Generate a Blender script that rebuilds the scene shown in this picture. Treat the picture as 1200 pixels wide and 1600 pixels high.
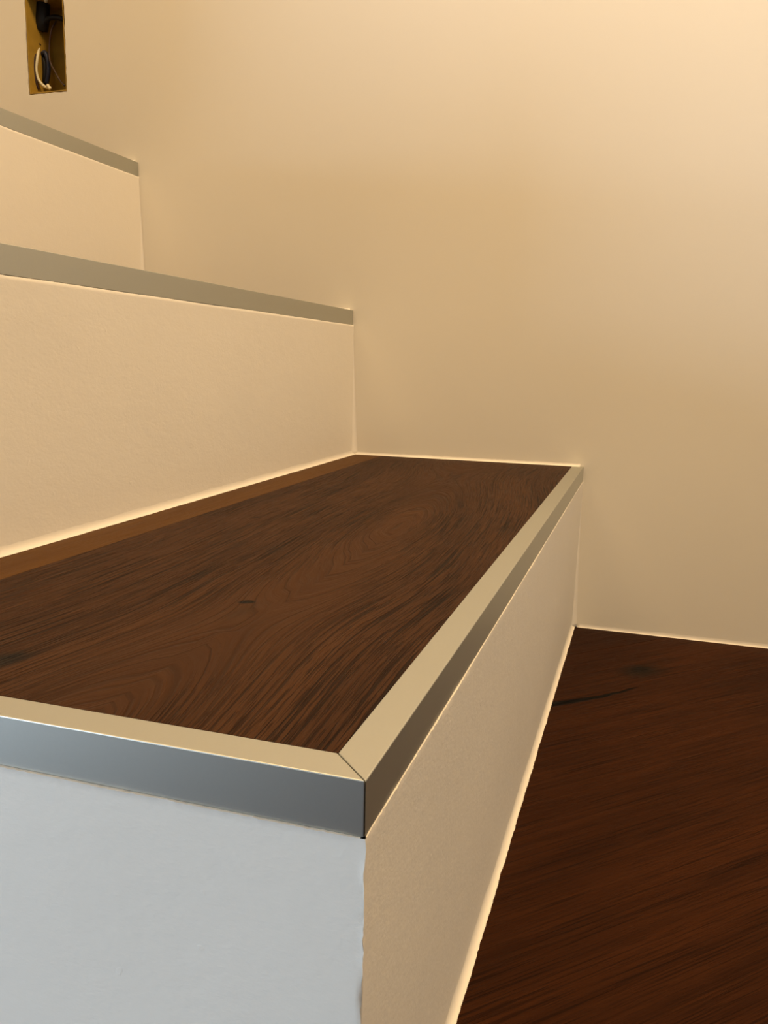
import bpy, bmesh, math, random
from mathutils import Vector, Matrix, noise
from mathutils.geometry import tessellate_polygon

random.seed(7)
for o in list(bpy.data.objects):
    bpy.data.objects.remove(o)
C = bpy.context.scene.collection
SC = bpy.context.scene

# ------------------------------------------------------------------ camera
CAMLOC = Vector((0.0628, -0.1874, 0.2866))
YAW, PITCH, ROLL, FPX = 0.30631, -0.17914, 0.01997, 1290.0
fw = Vector((-math.sin(YAW) * math.cos(PITCH), math.cos(YAW) * math.cos(PITCH), math.sin(PITCH)))
rt = Vector((math.cos(YAW), math.sin(YAW), 0.0))
up = rt.cross(fw)
rt2 = rt * math.cos(ROLL) + up * math.sin(ROLL)
up2 = -rt * math.sin(ROLL) + up * math.cos(ROLL)
cd = bpy.data.cameras.new('camera')
cam = bpy.data.objects.new('camera', cd)
C.objects.link(cam)
m3 = Matrix((rt2, up2, -fw)).transposed()
cam.matrix_world = Matrix.Translation(CAMLOC) @ m3.to_4x4()
cd.sensor_fit = 'VERTICAL'
cd.sensor_height = 36.0
cd.sensor_width = 27.0
cd.lens = FPX / 1600.0 * 36.0
cd.clip_start = 0.01
cd.clip_end = 50
SC.camera = cam

# ------------------------------------------------------------------ world, lights, exposure
w = bpy.data.worlds.new('world')
SC.world = w
w.use_nodes = True
bg = w.node_tree.nodes['Background']
bg.inputs[0].default_value = (0.55, 0.75, 1.0, 1)
bg.inputs[1].default_value = 0.4
SC.view_settings.view_transform = 'Standard'
SC.view_settings.look = 'None'
SC.view_settings.gamma = 1.0
SC.view_settings.use_curve_mapping = False
SC.view_settings.exposure = 0.08


def area(name, loc, target, sx, sy, watts, col, shape='RECTANGLE'):
    ld = bpy.data.lights.new(name, 'AREA')
    ld.shape = shape
    ld.size = sx
    if shape in ('RECTANGLE', 'ELLIPSE'):
        ld.size_y = sy
    ld.energy = watts
    ld.color = col
    o = bpy.data.objects.new(name, ld)
    C.objects.link(o)
    o.location = loc
    d = Vector(target) - Vector(loc)
    o.rotation_euler = d.to_track_quat('-Z', 'Y').to_euler()
    return o


# warm ceiling light over the foot of the stairs, daylight through the window at the left
area('ceiling_light', (0.29, 0.18, 1.62), (0.29, 0.18, 0.0), 0.3, 0.3, 19.5, (1.0, 0.652, 0.303), 'DISK')
area('left_wall_fill', (-0.80, 0.15, 2.0), (-0.80, 0.15, 0.0), 0.8, 0.8, 12.0, (1.0, 0.652, 0.303), 'DISK')  # added fill with no visible source, brightens the upper left wall
area('window_daylight', (-1.69, -1.10, 0.36), (0.0, -0.25, 0.20), 0.9, 0.6, 39.0, (0.70, 0.85, 1.0))

# ------------------------------------------------------------------ node helpers


def new_mat(name):
    m = bpy.data.materials.new(name)
    m.use_nodes = True
    nt = m.node_tree
    return m, nt, nt.nodes['Principled BSDF']


def node(nt, typ, **kw):
    n = nt.nodes.new(typ)
    for k, v in kw.items():
        if k.startswith('i_'):
            n.inputs[k[2:].replace('_', ' ')].default_value = v
        else:
            setattr(n, k, v)
    return n


def link(nt, a, b):
    nt.links.new(a, b)


def math_n(nt, op, a, b=None, clamp=False):
    n = nt.nodes.new('ShaderNodeMath')
    n.operation = op
    n.use_clamp = clamp
    for i, v in enumerate((a, b)):
        if v is None:
            continue
        if isinstance(v, (int, float)):
            n.inputs[i].default_value = v
        else:
            nt.links.new(v, n.inputs[i])
    return n.outputs[0]


def mix_col(nt, fac, a, b):
    n = nt.nodes.new('ShaderNodeMix')
    n.data_type = 'RGBA'
    for sock, v in ((n.inputs[0], fac), (n.inputs[6], a), (n.inputs[7], b)):
        if isinstance(v, (int, float)):
            sock.default_value = v
        elif isinstance(v, tuple):
            sock.default_value = (*v, 1.0)
        else:
            nt.links.new(v, sock)
    return n.outputs[2]


def smooth(nt, val, lo, hi, out0=0.0, out1=1.0):
    n = nt.nodes.new('ShaderNodeMapRange')
    n.interpolation_type = 'SMOOTHSTEP'
    nt.links.new(val, n.inputs[0])
    n.inputs[1].default_value = lo
    n.inputs[2].default_value = hi
    n.inputs[3].default_value = out0
    n.inputs[4].default_value = out1
    return n.outputs[0]


def noise_tex(nt, vec, scale, detail=3.0, rough=0.5, dist=0.0):
    n = nt.nodes.new('ShaderNodeTexNoise')
    n.inputs['Scale'].default_value = scale
    n.inputs['Detail'].default_value = detail
    n.inputs['Roughness'].default_value = rough
    n.inputs['Distortion'].default_value = dist
    if vec is not None:
        nt.links.new(vec, n.inputs['Vector'])
    return n.outputs[0]


def scaled(nt, vec, s):
    n = nt.nodes.new('ShaderNodeVectorMath')
    n.operation = 'MULTIPLY'
    nt.links.new(vec, n.inputs[0])
    n.inputs[1].default_value = s
    return n.outputs[0]


def plaster(name, col, bump=0.25, stretch=(1, 1, 1), rough=0.6):
    m, nt, b = new_mat(name)
    tc = node(nt, 'ShaderNodeNewGeometry').outputs['Position']
    v = scaled(nt, tc, stretch)
    broad = noise_tex(nt, tc, 7.0, 3.0)
    link(nt, mix_col(nt, broad, tuple(c * 0.975 for c in col), col), b.inputs['Base Color'])
    b.inputs['Roughness'].default_value = rough
    b.inputs['Specular IOR Level'].default_value = 0.3
    fine = noise_tex(nt, v, 420.0, 4.0, 0.6)
    mid = noise_tex(nt, v, 60.0, 3.0, 0.55)
    spots = smooth(nt, noise_tex(nt, tc, 150.0, 1.0), 0.74, 0.80)
    h = math_n(nt, 'ADD', math_n(nt, 'MULTIPLY', fine, 0.35), math_n(nt, 'MULTIPLY', mid, 0.9))
    h = math_n(nt, 'ADD', h, math_n(nt, 'MULTIPLY', spots, 0.2))
    bp = node(nt, 'ShaderNodeBump')
    bp.inputs['Strength'].default_value = bump
    bp.inputs['Distance'].default_value = 0.0006
    link(nt, h, bp.inputs['Height'])
    link(nt, bp.outputs[0], b.inputs['Normal'])
    return m


def ell_mask(nt, pos, cx, cy, ang, rx, ry, lo, hi):
    """1 inside an ellipse on the board, 0 outside"""
    mp = nt.nodes.new('ShaderNodeMapping')
    mp.vector_type = 'TEXTURE'
    nt.links.new(pos, mp.inputs[0])
    mp.inputs[1].default_value = (cx, cy, 0)
    mp.inputs[2].default_value = (0, 0, ang)
    mp.inputs[3].default_value = (rx, ry, 1)
    ln = nt.nodes.new('ShaderNodeVectorMath')
    ln.operation = 'LENGTH'
    fl = scaled(nt, mp.outputs[0], (1, 1, 0))
    nt.links.new(fl, ln.inputs[0])
    return smooth(nt, ln.outputs['Value'], lo, hi, 1.0, 0.0)


def wood(name, dark, mid, light, pore=0.5, bump=0.5, rough=0.42, knots=(), crack=None, heart=False, spec=0.04):
    """brushed oak; the UV map holds (grain coordinate, length along the board) in metres"""
    m, nt, b = new_mat(name)
    uv = node(nt, 'ShaderNodeUVMap', uv_map='UVMap').outputs[0]
    pos = node(nt, 'ShaderNodeNewGeometry').outputs['Position']
    broad = noise_tex(nt, scaled(nt, uv, (30, 3.0, 1)), 1.0, 3.0, 0.5)
    rings = noise_tex(nt, scaled(nt, uv, (210, 3.0, 1)), 1.0, 2.0, 0.6)
    fibre = noise_tex(nt, scaled(nt, uv, (1900, 40, 1)), 1.0, 3.0, 0.6)
    pores = noise_tex(nt, scaled(nt, uv, (900, 10, 1)), 1.0, 2.0, 0.55)
    clump = noise_tex(nt, scaled(nt, uv, (60, 5, 1)), 1.0, 2.0, 0.5)
    c = mix_col(nt, smooth(nt, broad, 0.3, 0.7), dark, mid)
    c = mix_col(nt, math_n(nt, 'MULTIPLY', smooth(nt, rings, 0.40, 0.68), 0.25), c, light)
    c = mix_col(nt, math_n(nt, 'MULTIPLY', smooth(nt, fibre, 0.45, 0.75), 0.2), c, light)
    pm = math_n(nt, 'MULTIPLY', smooth(nt, pores, 0.54, 0.62), smooth(nt, clump, 0.32, 0.55, 0.25, 1.0))
    fine = math_n(nt, 'MULTIPLY', smooth(nt, noise_tex(nt, scaled(nt, uv, (1700, 36, 1)), 1.0, 2.0, 0.5), 0.55, 0.63), 0.6)
    pm = math_n(nt, 'MAXIMUM', pm, fine)
    if heart:
        u2 = node(nt, 'ShaderNodeUVMap', uv_map='pores').outputs[0]
        sx2 = nt.nodes.new('ShaderNodeSeparateXYZ')
        nt.links.new(u2, sx2.inputs[0])
        pm = math_n(nt, 'MULTIPLY', pm, smooth(nt, sx2.outputs[0], 0.35, 0.95, 0.12, 1.0))
        # late-wood ring lines, clearest where the saw ran flat through the heart
        rl = math_n(nt, 'ABSOLUTE', math_n(nt, 'SUBTRACT', noise_tex(nt, scaled(nt, uv, (330, 2.2, 1)), 1.0, 1.0, 0.5), 0.5))
        rl = math_n(nt, 'MULTIPLY', smooth(nt, rl, 0.0, 0.045, 0.38, 0.0), smooth(nt, sx2.outputs[0], 0.55, 1.0, 1.0, 0.25))
        pm = math_n(nt, 'MAXIMUM', pm, rl)
    c = mix_col(nt, math_n(nt, 'MULTIPLY', pm, pore), c, tuple(x * 0.22 for x in dark))
    rr = smooth(nt, rings, 0.35, 0.7)
    h = math_n(nt, 'SUBTRACT', math_n(nt, 'ADD', math_n(nt, 'MULTIPLY', rr, 0.3), math_n(nt, 'MULTIPLY', fibre, 0.35)), pm)
    for k in knots:
        (cx, cy, ang, rx, ry, lo, hi, col, amt) = k
        km = math_n(nt, 'MULTIPLY', ell_mask(nt, pos, cx, cy, ang, rx, ry, lo, hi), amt)
        c = mix_col(nt, km, c, col)
    if crack:
        # a thin filled check: along a gentle arc from (x0, y0) to (x1, y1)
        x0, y0, x1, y1, sag, wid, col = crack
        L = math.hypot(x1 - x0, y1 - y0)
        mp = nt.nodes.new('ShaderNodeMapping')
        mp.vector_type = 'TEXTURE'
        nt.links.new(pos, mp.inputs[0])
        mp.inputs[1].default_value = (x0, y0, 0)
        mp.inputs[2].default_value = (0, 0, math.atan2(y1 - y0, x1 - x0))
        sp = nt.nodes.new('ShaderNodeSeparateXYZ')
        nt.links.new(mp.outputs[0], sp.inputs[0])
        t = math_n(nt, 'DIVIDE', sp.outputs[0], L)
        arc = math_n(nt, 'MULTIPLY', math_n(nt, 'MULTIPLY', t, math_n(nt, 'SUBTRACT', 1.0, t)), 4 * sag)
        wob = math_n(nt, 'MULTIPLY', math_n(nt, 'SUBTRACT', noise_tex(nt, pos, 60.0, 2.0), 0.5), 0.004)
        d = math_n(nt, 'ABSOLUTE', math_n(nt, 'ADD', math_n(nt, 'ADD', sp.outputs[1], arc), wob))
        taper = math_n(nt, 'ADD', 0.2, math_n(nt, 'SUBTRACT', 1.0, t))
        dd = math_n(nt, 'DIVIDE', d, math_n(nt, 'MAXIMUM', taper, 0.05))
        msk = smooth(nt, dd, wid * 0.6, wid * 1.5, 1.0, 0.0)
        inside = math_n(nt, 'MULTIPLY', smooth(nt, t, -0.6, -0.5), smooth(nt, t, 0.94, 1.02, 1.0, 0.0))
        msk = math_n(nt, 'MULTIPLY', msk, inside)
        c = mix_col(nt, msk, c, col)
        h = math_n(nt, 'SUBTRACT', h, math_n(nt, 'MULTIPLY', msk, 1.5))
    link(nt, c, b.inputs['Base Color'])
    link(nt, smooth(nt, fibre, 0.2, 0.8, rough + 0.02, rough + 0.16), b.inputs['Roughness'])
    b.inputs['Specular IOR Level'].default_value = spec
    bp = node(nt, 'ShaderNodeBump')
    bp.inputs['Strength'].default_value = bump
    bp.inputs['Distance'].default_value = 0.0011
    link(nt, h, bp.inputs['Height'])
    link(nt, bp.outputs[0], b.inputs['Normal'])
    return m


def plain(name, col, rough=0.5, metal=0.0, spec=0.4, var=0.12, scale=60.0):
    m, nt, b = new_mat(name)
    tc = node(nt, 'ShaderNodeNewGeometry').outputs['Position']
    n = noise_tex(nt, tc, scale, 3.0)
    link(nt, mix_col(nt, n, tuple(c * (1 - var) for c in col), tuple(min(1, c * (1 + var)) for c in col)), b.inputs['Base Color'])
    b.inputs['Roughness'].default_value = rough
    b.inputs['Metallic'].default_value = metal
    b.inputs['Specular IOR Level'].default_value = spec
    return m


WALL = plaster('painted_plaster', (0.80, 0.764, 0.685), 0.10)
RISER = plaster('rolled_paint', (0.80, 0.765, 0.70), 0.42, (1, 1, 1.6))
CAULK = plaster('caulk', (0.82, 0.785, 0.72), 0.25)
CEIL = plaster('ceiling_paint', (0.80, 0.78, 0.74), 0.05)
ALU = plain('anodised_aluminium', (0.50, 0.51, 0.475), 0.48, 1.0, 0.5, 0.02, 900.0)
GAP = plain('joint_shadow', (0.01, 0.009, 0.008), 0.8)
TREADW = wood('brushed_oak_tread', (0.0350, 0.0128, 0.0040), (0.0515, 0.0200, 0.0065), (0.0720, 0.0295, 0.0102),
              0.85, 0.9, 0.46, heart=True, spec=0.07,
              knots=[(-0.1500, 0.036, 1.2, 0.018, 0.009, 0.3, 1.0, (0.010, 0.007, 0.005), 0.9),
                     (-0.1485, 0.0425, 1.25, 0.006, 0.0012, 0.5, 1.0, (0.004, 0.002, 0.001), 1.0),
                     (-0.1025, 0.134, 0.5, 0.0048, 0.0032, 0.6, 1.0, (0.004, 0.002, 0.001), 1.0),
                     (-0.098, 0.120, 1.5, 0.022, 0.006, 0.1, 1.0, (0.030, 0.014, 0.006), 0.6),
                     (-0.1895, 0.319, 0.3, 0.004, 0.002, 0.4, 1.0, (0.010, 0.005, 0.002), 0.9)])
STRIPW = wood('oak_edge_strip', (0.0770, 0.0318, 0.0068), (0.0960, 0.0420, 0.0092), (0.1150, 0.0530, 0.0130), 0.2, 0.25, 0.42)
FLOORW = wood('oiled_oak_floor', (0.0221, 0.0062, 0.0014), (0.0390, 0.0113, 0.0026), (0.0611, 0.0190, 0.0048), 0.6, 0.4, 0.46,
              knots=[(0.0735, 0.606, 0.785, 0.036, 0.022, 0.15, 1.0, (0.0115, 0.0072, 0.0042), 0.9),
                     (0.0735, 0.611, 0.785, 0.014, 0.010, 0.3, 1.0, (0.0065, 0.0042, 0.0027), 0.85),
                     (0.0805, 0.6195, 0.0, 0.0022, 0.0022, 0.4, 1.0, (0.004, 0.003, 0.002), 0.9)],
              crack=(0.003, 0.497, 0.072, 0.564, 0.0030, 0.0036, (0.002, 0.0014, 0.001)))
FLOORW2 = wood('oiled_oak_floor_dark', (0.0175, 0.0050, 0.0014), (0.0270, 0.0082, 0.0024), (0.0420, 0.0134, 0.0040), 0.6, 0.4, 0.46)

# ------------------------------------------------------------------ mesh helpers


def obj(name, verts, faces, mat, parent=None, smooth_shade=False, uvs=None):
    me = bpy.data.meshes.new(name)
    me.from_pydata([tuple(v) for v in verts], [], faces)
    bm = bmesh.new()
    bm.from_mesh(me)
    bmesh.ops.recalc_face_normals(bm, faces=bm.faces)
    bm.to_mesh(me)
    bm.free()
    if uvs is not None:
        ul = me.uv_layers.new(name='UVMap')
        for lp in me.loops:
            ul.data[lp.index].uv = uvs[lp.vertex_index]
    me.materials.append(mat)
    if smooth_shade:
        for p in me.polygons:
            p.use_smooth = True
    o = bpy.data.objects.new(name, me)
    C.objects.link(o)
    if parent:
        o.parent = parent
    return o


def bevel(o, wdt, seg=2):
    md = o.modifiers.new('bevel', 'BEVEL')
    md.width = wdt
    md.segments = seg
    md.limit_method = 'ANGLE'
    md.angle_limit = math.radians(35)
    return o


def box(name, a, b, mat, parent=None, bev=0.0):
    x0, y0, z0 = a
    x1, y1, z1 = b
    vs = [(x, y, z) for x in (x0, x1) for y in (y0, y1) for z in (z0, z1)]
    fs = [(0, 1, 3, 2), (4, 6, 7, 5), (0, 4, 5, 1), (2, 3, 7, 6), (0, 2, 6, 4), (1, 5, 7, 3)]
    o = obj(name, vs, fs, mat, parent)
    if bev:
        bevel(o, bev)
    return o


def structure(o):
    o['kind'] = 'structure'
    return o


def slab(name, nu, nv, front, back, mat, parent=None, smooth_front=True):
    """closed slab: a displaced front grid, a flat back and a skirt. front(i,j)/back(i,j) -> point, i in 0..nu, j in 0..nv"""
    vs = [front(i, j) for i in range(nu + 1) for j in range(nv + 1)]
    n0 = len(vs)
    ring = [(i, 0) for i in range(nu)] + [(nu, j) for j in range(nv)] + [(i, nv) for i in range(nu, 0, -1)] + [(0, j) for j in range(nv, 0, -1)]
    vs += [back(i, j) for i, j in ring]
    fs = []
    ix = lambda i, j: i * (nv + 1) + j
    for i in range(nu):
        for j in range(nv):
            fs.append((ix(i, j), ix(i + 1, j), ix(i + 1, j + 1), ix(i, j + 1)))
    k = len(ring)
    for q in range(k):
        r = (q + 1) % k
        fs.append((ix(*ring[q]), n0 + q, n0 + r, ix(*ring[r])))
    fs.append(tuple(n0 + q for q in range(k)))
    o = obj(name, vs, fs, mat, parent)
    nf = nu * nv
    for p in o.data.polygons:
        if smooth_front and len(p.vertices) == 4 and all(v < n0 for v in p.vertices):
            p.use_smooth = True
    for e in o.data.edges:
        a, b = e.vertices
        if (a < n0) != (b < n0):
            pass
    rs = set(ix(*r) for r in ring)
    for e in o.data.edges:
        a, b = e.vertices
        if (a in rs and b in rs) or a >= n0 or b >= n0:
            e.use_edge_sharp = True
    return o


def n1(*a):
    return noise.noise(Vector(a))


def fillet(name, A, B, ua, ub, r, mat, parent=None, jit=0.25, seed=0.0, seg=5, step=0.0025, wide=1.0, end=1.0):
    """concave bead of caulk in the corner line A-B; ua, ub are the unit directions along the two faces"""
    A, B, ua, ub = map(Vector, (A, B, ua, ub))
    n = max(4, int((B - A).length / step))
    vs, fs = [], []
    for i in range(n + 1):
        t = i / n
        P = A.lerp(B, t)
        s = (B - A).length * t
        f = 1.0 + (end - 1.0) * min(1.0, t * 1.15) ** 0.7
        ra = f * r * (1 + jit * 0.8 * n1(s * 60, seed, 1.3) + jit * 0.55 * n1(s * 300, seed, 7.7))
        rb = f * r * wide * (1 + jit * 0.8 * n1(s * 60, seed, 4.1) + jit * 0.55 * n1(s * 300, seed, 9.9))
        for k in range(seg + 1):
            a = math.pi / 2 * k / seg
            # concave arc, a little fuller than a true quarter circle
            ca, cb = ra * (1 - math.sin(a)) * 1.0, rb * (1 - math.cos(a)) * 1.0
            vs.append(P + ua * (ca + 0.00006) + ub * (cb + 0.00006))
        vs.append(P - (ua + ub) * 0.0)
    m = seg + 2
    for i in range(n):
        for k in range(m):
            q = (k + 1) % m
            fs.append((i * m + k, i * m + q, (i + 1) * m + q, (i + 1) * m + k))
    fs.append(tuple(range(m)))
    fs.append(tuple(n * m + k for k in range(m)))
    o = obj(name, vs, fs, mat, parent, True)
    for e in o.data.edges:
        ka, kb = e.vertices[0] % m, e.vertices[1] % m
        if seg + 1 in (ka, kb) or (ka == kb and ka in (0, seg)):
            e.use_edge_sharp = True
    return o


def tube(name, pts, r, mat, parent=None, sides=8, sub=6):
    """round cable through pts (Catmull-Rom)"""
    P = [Vector(p) for p in pts]
    path = []
    for i in range(len(P) - 1):
        p0, p1, p2, p3 = P[max(i - 1, 0)], P[i], P[i + 1], P[min(i + 2, len(P) - 1)]
        for s in range(sub):
            t = s / sub
            path.append(0.5 * ((2 * p1) + (p2 - p0) * t + (2 * p0 - 5 * p1 + 4 * p2 - p3) * t * t + (3 * p1 - p0 - 3 * p2 + p3) * t ** 3))
    path.append(P[-1])
    vs, fs = [], []
    ref = Vector((0.3, 1, 0.2)).normalized()
    for i, p in enumerate(path):
        d = (path[min(i + 1, len(path) - 1)] - path[max(i - 1, 0)]).normalized()
        a = d.cross(ref).normalized()
        b = d.cross(a)
        for k in range(sides):
            th = 2 * math.pi * k / sides
            vs.append(p + (a * math.cos(th) + b * math.sin(th)) * r)
    for i in range(len(path) - 1):
        for k in range(sides):
            q = (k + 1) % sides
            fs.append((i * sides + k, i * sides + q, (i + 1) * sides + q, (i + 1) * sides + k))
    fs.append(tuple(range(sides)))
    fs.append(tuple((len(path) - 1) * sides + k for k in range(sides)))
    return obj(name, vs, fs, mat, parent, True)


# ------------------------------------------------------------------ the room
L = 0.7237                       # the wall beside the stairs
XL, XR, YF, ZC = -1.62, 1.25, -3.0, 2.5
HX0, HX1, HZ0, HZ1 = -0.6985, -0.6415, 0.6045, 0.7200      # cut-out for the wall box


def wall_with_hole(name, y0, y1, hole, mat):
    outer = [(XL, 0.0), (XR, 0.0), (XR, ZC), (XL, ZC)]
    n = len(hole)
    flat = [Vector((x, z, 0)) for x, z in outer]
    inner = [Vector((x, z, 0)) for x, z in hole]
    tris = tessellate_polygon([flat, inner])
    pts = outer + hole
    N = len(pts)
    vs = [(x, y0, z) for x, z in pts] + [(x, y1, z) for x, z in pts]
    fs = [tuple(t) for t in tris] + [tuple(N + i for i in reversed(t)) for t in tris]
    for loop in (list(range(4)), list(range(4, N))):
        for a in range(len(loop)):
            b = (a + 1) % len(loop)
            fs.append((loop[a], loop[b], N + loop[b], N + loop[a]))
    return obj(name, vs, fs, mat)


hole = []
corners = [(HX0, HZ0), (HX1, HZ0 - 0.0002), (HX1 + 0.0012, HZ1), (HX0 + 0.0008, HZ1)]
for i in range(4):
    a, b = corners[i], corners[(i + 1) % 4]
    n = 12 if i % 2 == 0 else 26
    for k in range(n):
        t = k / n
        j = 0.0005
        hole.append((a[0] + (b[0] - a[0]) * t + random.uniform(-j, j), a[1] + (b[1] - a[1]) * t + random.uniform(-j, j)))
wall_back = structure(wall_with_hole('wall_back', L, L + 0.0125, hole, WALL))
structure(box('wall_right', (XR, YF, 0), (XR + 0.1, L, ZC), WALL))
structure(box('wall_front', (XL, YF - 0.1, 0), (XR, YF, ZC), WALL))
structure(box('ceiling', (XL, YF, ZC), (XR, L, ZC + 0.1), CEIL))
# left wall with the window that lets the daylight in
WY0, WY1, WZ0, WZ1 = -1.62, -0.55, 0.02, 0.74


def ring_wall(name, x0, x1):
    outer = [(YF, 0.0), (L, 0.0), (L, ZC), (YF, ZC)]
    inner = [(WY0, WZ0), (WY1, WZ0), (WY1, WZ1), (WY0, WZ1)]
    pts = outer + inner
    vs = [(x0, a, b) for a, b in pts] + [(x1, a, b) for a, b in pts]
    fs = []
    for i in range(4):
        j = (i + 1) % 4
        fs += [(i, j, 4 + j, 4 + i), (8 + i, 12 + i, 12 + j, 8 + j), (i, 8 + i, 8 + j, j), (4 + i, 4 + j, 12 + j, 12 + i)]
    return obj(name, vs, fs, WALL)


structure(ring_wall('wall_left', XL - 0.08, XL))
# window frame
fr = []
wv, wf = [], []
for (y0, z0, y1, z1) in ((WY0, WZ0, WY1, WZ0 + 0.05), (WY0, WZ1 - 0.05, WY1, WZ1), (WY0, WZ0 + 0.05, WY0 + 0.05, WZ1 - 0.05), (WY1 - 0.05, WZ0 + 0.05, WY1, WZ1 - 0.05)):
    b0 = len(wv)
    wv += [(x, y, z) for x in (XL - 0.06, XL - 0.01) for y in (y0, y1) for z in (z0, z1)]
    wf += [tuple(b0 + i for i in f) for f in ((0, 1, 3, 2), (4, 6, 7, 5), (0, 4, 5, 1), (2, 3, 7, 6), (0, 2, 6, 4), (1, 5, 7, 3))]
structure(obj('window_1', wv, wf, WALL))

# ------------------------------------------------------------------ floor: wide oak planks laid at 45 degrees
floor = structure(box('floor', (XL, YF, -0.06), (XR, L, -0.0142), GAP))
FD = Vector((1, 1)).normalized()      # along the planks
FN = Vector((-1, 1)).normalized()     # across
W = 0.42
SEAM = 0.622 / math.sqrt(2)           # the joint seen by the wall


def clip(poly, nx, ny, c):
    """keep nx*x + ny*y <= c"""
    out = []
    for i in range(len(poly)):
        a, b = poly[i], poly[(i + 1) % len(poly)]
        da, db = nx * a[0] + ny * a[1] - c, nx * b[0] + ny * b[1] - c
        if da <= 0:
            out.append(a)
        if (da < 0 < db) or (db < 0 < da):
            t = da / (da - db)
            out.append((a[0] + (b[0] - a[0]) * t, a[1] + (b[1] - a[1]) * t))
    return out


def floor_plank(poly, gx, gy, seed, mat):
    n = len(poly)
    top, bot = 0.0, -0.014
    vs = [(x, y, top) for x, y in poly] + [(x, y, bot) for x, y in poly]
    fs = [tuple(range(n)), tuple(range(2 * n - 1, n - 1, -1))]
    for i in range(n):
        j = (i + 1) % n
        fs.append((i, n + i, n + j, j))
    uvs = []
    for x, y, z in vs:
        uvs.append((Vector((x, y)).dot(FN) + seed * 1.37, Vector((x, y)).dot(FD) + seed * 3.1))
    return obj('floor_plank', vs, fs, mat, floor, uvs=uvs)


cnt = 0
g = 0.00022
for r in range(-12, 12):
    a0, a1 = SEAM + r * W + g, SEAM + (r + 1) * W - g
    off = {-2: 0.35, -1: 0.10, 0: 0.90}.get(r, (r * 0.83) % 1.9)
    for q in range(-3, 3):
        l0 = q * 1.9 + off - 0.75 + g
        l1 = l0 + 1.9 - 2 * g
        cor = [FD * l0 + FN * a0, FD * l1 + FN * a0, FD * l1 + FN * a1, FD * l0 + FN * a1]
        base = [(v.x, v.y) for v in cor]
        for reg in (((-1, 0, -0.001), (1, 0, XR - 0.001), (0, 1, L - 0.0005), (0, -1, -YF - 0.001)),
                    ((-1, 0, -XL - 0.001), (1, 0, 0.0005), (0, 1, -0.001), (0, -1, -YF - 0.001))):
            p = base
            for c in reg:
                if p:
                    p = clip(p, *c)
            if len(p) >= 3:
                cnt += 1
                floor_plank(p, 0, 0, (r * 7 + q * 3) % 11 * 0.31, FLOORW if r == -1 else (FLOORW2 if r % 2 == 0 else FLOORW))

# caulk line where the floor meets the wall
cl = fillet('caulk_line', (0.0042, L, 0.0), (XR, L, 0.0), (0, 0, 1), (0, -1, 0), 0.0042, CAULK, wall_back, 0.22, 3.0, 5, 0.004, 0.42)

# ------------------------------------------------------------------ the staircase
stairs = bpy.data.objects.new('staircase', None)
C.objects.link(stairs)
stairs['label'] = 'white painted staircase with dark oak treads and brushed aluminium nosings against the cream wall'
stairs['category'] = 'staircase'

XS = [0.0, -0.2668, -0.5443, -0.8150, -1.0850, -1.355]
ZS = [0.18, 0.3444, 0.5176, 0.690, 0.863]
NF, NT, TH = 0.0162, 0.0123, 0.0016


def nosing_front(x, z):
    prof = [(0, 0), (0, -NF), (-TH, -NF), (-TH, -TH), (-NT, -TH), (-NT, 0)]
    vs = [(x + a, -a + 0.0002, z + b) for a, b in prof] + [(x + a, L - 0.0004, z + b) for a, b in prof]
    n = len(prof)
    fs = [tuple(range(n)), tuple(range(2 * n - 1, n - 1, -1))] + [(i, (i + 1) % n, n + (i + 1) % n, n + i) for i in range(n)]
    o = obj('nosing', vs, fs, ALU, stairs)
    return bevel(o, 0.00035, 2)


def nosing_end(x, xb, z):
    prof = [(0, 0), (0, -NF), (TH, -NF), (TH, -TH), (NT, -TH), (NT, 0)]
    vs = [(x - a - 0.0002, a, z + b) for a, b in prof] + [(xb, a, z + b) for a, b in prof]
    n = len(prof)
    fs = [tuple(range(n)), tuple(range(2 * n - 1, n - 1, -1))] + [(i, (i + 1) % n, n + (i + 1) % n, n + i) for i in range(n)]
    o = obj('end_nosing', vs, fs, ALU, stairs)
    return bevel(o, 0.00035, 2)


def grain(x, y, seed):
    """grain coordinate of a flat-sawn board: cathedral arches about a wandering heart line"""
    yy = y + seed * 5.3
    xc = -0.105 + 0.018 * math.sin(yy * 5.0 + 0.6) + 0.012 * n1(yy * 4, seed, 2.0)
    dx = x - xc
    wq = 0.024 + 0.012 * math.sin(yy * 15.5 - 0.35) + 0.008 * n1(yy * 7, seed, 5.5)
    psi = math.sqrt(dx * dx + wq * wq)
    amt = abs(dx) / psi
    psi = math.copysign(psi, dx) if abs(dx) > 0.5 else psi * (1.0 if dx > 0 else 1.08)
    psi += 0.004 * n1(x * 12, y * 5, seed) + 0.0007 * n1(x * 45, y * 14, seed + 3)
    return psi, amt


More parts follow.
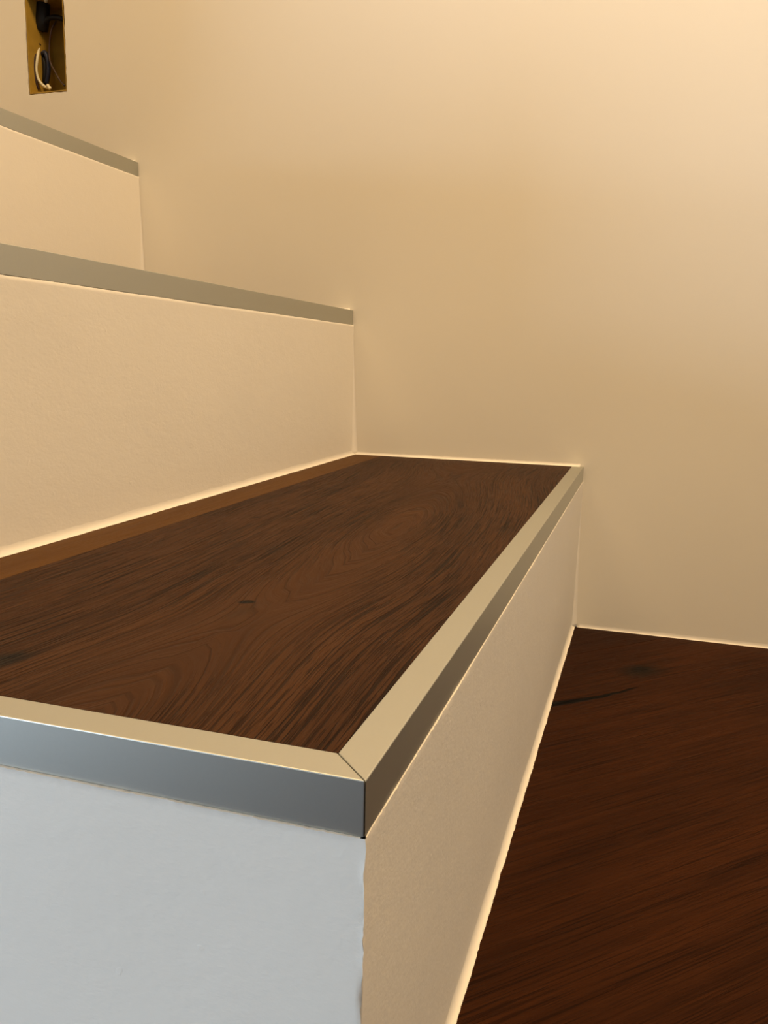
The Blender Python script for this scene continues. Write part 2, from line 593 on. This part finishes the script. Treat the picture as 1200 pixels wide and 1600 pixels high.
def board(name, x0, x1, y0, y1, z, mat, parent, seed, nx, ny, straight=False):
    vs, uvs, amts = [], [], []
    th = 0.0125
    for i in range(nx + 1):
        for j in range(ny + 1):
            x, y = x0 + (x1 - x0) * i / nx, y0 + (y1 - y0) * j / ny
            vs.append((x, y, z))
            g0, am = (x + 0.003 * n1(x * 12, y * 5, seed), 1.0) if straight else grain(x - x1 - NT, y, seed)
            uvs.append((g0 + seed, y + seed))
            amts.append(am)
    n0 = len(vs)
    ring = [(i, 0) for i in range(nx)] + [(nx, j) for j in range(ny)] + [(i, ny) for i in range(nx, 0, -1)] + [(0, j) for j in range(ny, 0, -1)]
    ix = lambda i, j: i * (ny + 1) + j
    for i, j in ring:
        v = vs[ix(i, j)]
        vs.append((v[0], v[1], z - th))
        uvs.append(uvs[ix(i, j)])
        amts.append(1.0)
    fs = [(ix(i, j), ix(i + 1, j), ix(i + 1, j + 1), ix(i, j + 1)) for i in range(nx) for j in range(ny)]
    k = len(ring)
    fs += [(ix(*ring[q]), n0 + q, n0 + (q + 1) % k, ix(*ring[(q + 1) % k])) for q in range(k)]
    fs.append(tuple(n0 + q for q in range(k)))
    o = obj(name, vs, fs, mat, parent, uvs=uvs)
    ul = o.data.uv_layers.new(name='pores')
    for lp in o.data.loops:
        ul.data[lp.index].uv = (amts[lp.vertex_index], 0.0)
    return o


LIP = 0.0004


def rowt(j, n):
    '''rows of a plaster face, the last two close under the nosing'''
    return j / (n - 2) * 0.984 if j <= n - 2 else (0.993 if j == n - 1 else 1.0)



FOOT = [-0.0022, 0.0022, 0.0020, 0.0010, 0.0010]


def rx_off(z, z0, z1, foot=-0.0022):
    """how far the plaster face stands in front of the nosing plane: a lip at the top, slightly hollow towards the base"""
    t = (z - z0) / (z1 - z0)
    return LIP * t + foot * (1 - t)


def crag(z, s):
    return 0.00035 * n1(z * 90, s, 0.5) + 0.0003 * n1(z * 330, s, 2.5) + 0.00025 * n1(z * 700, s, 4.5)


for n in range(5):
    x, z, xb = XS[n], ZS[n], XS[n + 1]
    zb = 0.0 if n == 0 else ZS[n - 1]
    zt = z - NF
    near = n < 3
    # tread: a wide board and a narrow strip against the next riser
    tread = box('tread', (xb + 0.001, NT, z - 0.026), (x - NT, L - 0.0004, z - 0.0127), GAP, stairs)
    sx = x - 0.2290 if n == 0 else xb + 0.032
    board('plank', sx + 0.00005, x - NT - 0.0001, NT + 0.0001, L - 0.0004, z - 0.0001, TREADW if n == 0 else TREADW, tread, n * 0.77, 44 if n == 0 else 12, 144 if n == 0 else 24)
    board('plank', xb + 0.0005, sx - 0.00005, NT + 0.0001, L - 0.0004, z - 0.0001, STRIPW, tread, n * 0.77 + 0.4, 4, 24, True)
    f = nosing_front(x, z)
    e = nosing_end(x, xb + 0.001, z)
    if n == 0:
        f['label'] = 'long aluminium nosing along the front of the lowest tread'
        e['label'] = 'aluminium nosing across the near end of the lowest tread, bluish in daylight'
    # riser: plastered face between the floor or lower tread and the nosing
    ny, nz = (700, 44) if n == 0 else ((400, 24) if n == 1 else (80, 16))

    def fr_(i, j, x=x, zb=zb, zt=zt, ny=ny, nz=nz, n=n):
        y = -LIP + (L - 0.0004 + LIP) * i / ny
        zz = zb + (zt - zb) * rowt(j, nz)
        xx = x + rx_off(zz, zb, zt, FOOT[n]) + 0.0004 * n1(y * 14, zz * 14, n)
        if j == nz:
            k = min(1.0, i / 6)
            xx += k * ((-0.0001 if n == 0 else -0.0007) + 0.0003 * n1(y * 420, n, 1.0) + 0.0002 * n1(y * 60, n, 4.0))
            zz += k * (0.00022 * n1(y * 480, n, 8.0) + 0.00015 * n1(y * 90, n, 8.0))
        if i == 0:
            xx = x + rx_off(zz, zb, zt, FOOT[n]) + crag(zz, n)
            y = -rx_off(zz, 0.0, zt) + crag(zz, n + 9.0)
        return (xx, y, zz)

    def bk_(i, j, x=x, zb=zb, zt=zt, ny=ny, nz=nz, n=n):
        y = -LIP + (L - 0.0004 + LIP) * i / ny
        if i == 0:
            y = 0.012
        return (x - 0.012, y, zb + (zt - zb) * rowt(j, nz))

    slab('riser', ny, nz, fr_, bk_, RISER, stairs)
    # end panel: the plastered side of this step, facing the room
    nx_, nz_ = (240, 90) if n == 0 else (30, 30)

    def fe_(i, j, x=x, xb=xb, zt=zt, nx_=nx_, nz_=nz_, n=n, zb=zb):
        xx = x + (xb - x) * i / nx_
        zz = zt * rowt(j, nz_)
        yy = -rx_off(zz, 0.0, zt) + 0.0005 * n1(xx * 14, zz * 14, n + 20)
        if j == nz_:
            k = min(1.0, i / 6)
            yy -= k * (0.0004 + 0.0003 * n1(xx * 420, n, 11.0) + 0.0002 * n1(xx * 60, n, 14.0))
            zz += k * (0.00022 * n1(xx * 480, n, 18.0) + 0.00015 * n1(xx * 90, n, 18.0))
        if i == 0:
            yy = -rx_off(zz, 0.0, zt) + crag(zz, n + 9.0)
            xx = x + (rx_off(zz, zb, zt, FOOT[n]) + crag(zz, n) if zz >= zb else 0.0)
        return (xx, yy, zz)

    def be_(i, j, x=x, xb=xb, zt=zt, nx_=nx_, nz_=nz_):
        xx = x + (xb - x) * i / nx_
        if i == 0:
            xx = x - 0.012
        return (xx, 0.012, zt * rowt(j, nz_))

    slab('end_panel', nx_, nz_, fe_, be_, RISER, stairs)
    # caulk beads: riser foot, riser against the wall, tread against the wall
    fb = x + FOOT[n]
    r = 0.0058 if n == 0 else 0.0048
    st = 0.0025 if n < 2 else 0.01
    fillet('caulk_bead', (fb, 0.0 if n == 0 else NT, zb), (fb, L - 0.0006, zb), (0, 0, 1), (1, 0, 0), r, CAULK, stairs, 0.2, 30.0 + n, 6, st, 0.62 if n == 0 else 0.75)
    fillet('caulk_bead', (fb, L - 0.0003, zb), (x, L - 0.0003, zt), (0, -1, 0), (1, 0, 0), 0.0075, CAULK, stairs, 0.12, 50.0 + n, 7, 0.004, 0.8, 0.12)
    fillet('caulk_bead', (xb, L - 0.0003, z), (x - NT * 0.3, L - 0.0003, z), (0, 0, 1), (0, -1, 0), 0.0030, CAULK, stairs, 0.35, 70.0 + n, 5, 0.003)

# ------------------------------------------------------------------ open wall box with loose wires
MUST = plain('mustard_plastic', (0.36, 0.23, 0.035), 0.45, 0, 0.4, 0.25, 90.0)
BLACK = plain('black_insulation', (0.006, 0.006, 0.007), 0.5)
WHITE = plain('white_insulation', (0.72, 0.68, 0.50), 0.4)
BLUE = plain('blue_insulation', (0.012, 0.018, 0.05), 0.4)
BROWN = plain('brown_insulation', (0.030, 0.008, 0.004), 0.45)
wb = bpy.data.objects.new('electrical_box', None)
C.objects.link(wb)
wb.location = (0, 0, 0)
wb['label'] = 'open mustard yellow electrical wall box with loose wires, cut into the wall above the stairs'
wb['category'] = 'electrical box'
BX0, BX1, BZ0, BZ1, BY0, BY1 = HX0 + 0.0025, HX1 - 0.0020, HZ0 + 0.0022, HZ1 - 0.0025, L + 0.0009, L + 0.044
T = 0.0012


def box_shell():
    vs, fs = [], []

    def rect(i0, x0, x1, z0, z1, y):
        vs.extend([(x0, y, z0), (x1, y, z0), (x1, y, z1), (x0, y, z1)])
    rect(0, BX0 - T, BX1 + T, BZ0 - T, BZ1 + T, BY0)      # outer rim
    rect(4, BX0, BX1, BZ0, BZ1, BY0)                      # inner rim
    rect(8, BX0 + 0.002, BX1 - 0.002, BZ0 + 0.002, BZ1 - 0.002, BY1)    # inner back
    rect(12, BX0 - T, BX1 + T, BZ0 - T, BZ1 + T, BY1 + T)  # outer back
    for i in range(4):
        j = (i + 1) % 4
        fs += [(i, j, 4 + j, 4 + i), (4 + i, 4 + j, 8 + j, 8 + i), (i, 12 + i, 12 + j, j)]
    fs += [(8, 9, 10, 11), (12, 15, 14, 13)]
    return obj('box_shell', vs, fs, MUST, wb)


box_shell()


def on(u, v, dy):
    """world point seen in direction of photo pixel (u, v), dy behind the wall face (survey of the box)"""
    d = fw + rt2 * ((u - 600) / FPX) - up2 * ((v - 800) / FPX)
    t = (L + dy - CAMLOC.y) / d.y
    return CAMLOC + d * t


tube('cable', [on(70, -30, 0.030), on(67, 10, 0.026), on(66, 32, 0.024), on(64, 46, 0.026)], 0.0085, BLACK, wb, 12)
tube('cable', [on(64, 48, 0.024), on(72, 32, 0.022), on(84, 27, 0.024), on(100, 30, 0.028)], 0.0030, BLACK, wb)
o = tube('wire', [on(61, 73, 0.022), on(58.5, 90, 0.014), on(56.5, 108, 0.012), on(60, 124, 0.013), on(68, 134, 0.015), on(77, 138, 0.016)], 0.00175, WHITE, wb)
o['label'] = 'white wire with hooked end'
tube('wire_connector', [on(74, 133, 0.014), on(77, 137, 0.0145), on(79, 139, 0.015)], 0.0022, WHITE, wb)
o = tube('wire', [on(60, 76, 0.026), on(55, 86, 0.013), on(53.5, 105, 0.010), on(56, 126, 0.011), on(61, 140, 0.014)], 0.0014, BROWN, wb)
o['label'] = 'dark brown wire left of the white one'
o = tube('wire', [on(62, 88, 0.026), on(70, 82, 0.022), on(75, 95, 0.020), on(76, 112, 0.020), on(73, 130, 0.022)], 0.0026, BLUE, wb)
o['label'] = 'dark blue wire'
o = tube('wire', [on(67, 86, 0.028), on(71, 104, 0.024), on(70, 124, 0.024), on(68, 130, 0.028)], 0.0032, BLACK, wb)
o = tube('wire', [on(88, 33, 0.026), on(80, 48, 0.020), on(77, 75, 0.018), on(78, 95, 0.016), on(86, 112, 0.013), on(94, 126, 0.010), on(101, 134, 0.006)], 0.0011, BROWN, wb)
o['label'] = 'thin brown wire bent towards the lower right corner'
tube('wire', [on(52, 64, 0.014), on(58, 67, 0.018), on(64, 70, 0.022)], 0.0007, BROWN, wb)
o = tube('screw_highlight', [on(71.5, 2, 0.010), on(71.5, 0, 0.011), on(71.5, -3, 0.012)], 0.0021, WHITE, wb)  # white bit whose colour stands in for the highlight on a screw
o['label'] = 'white screw highlight near the top of the box'
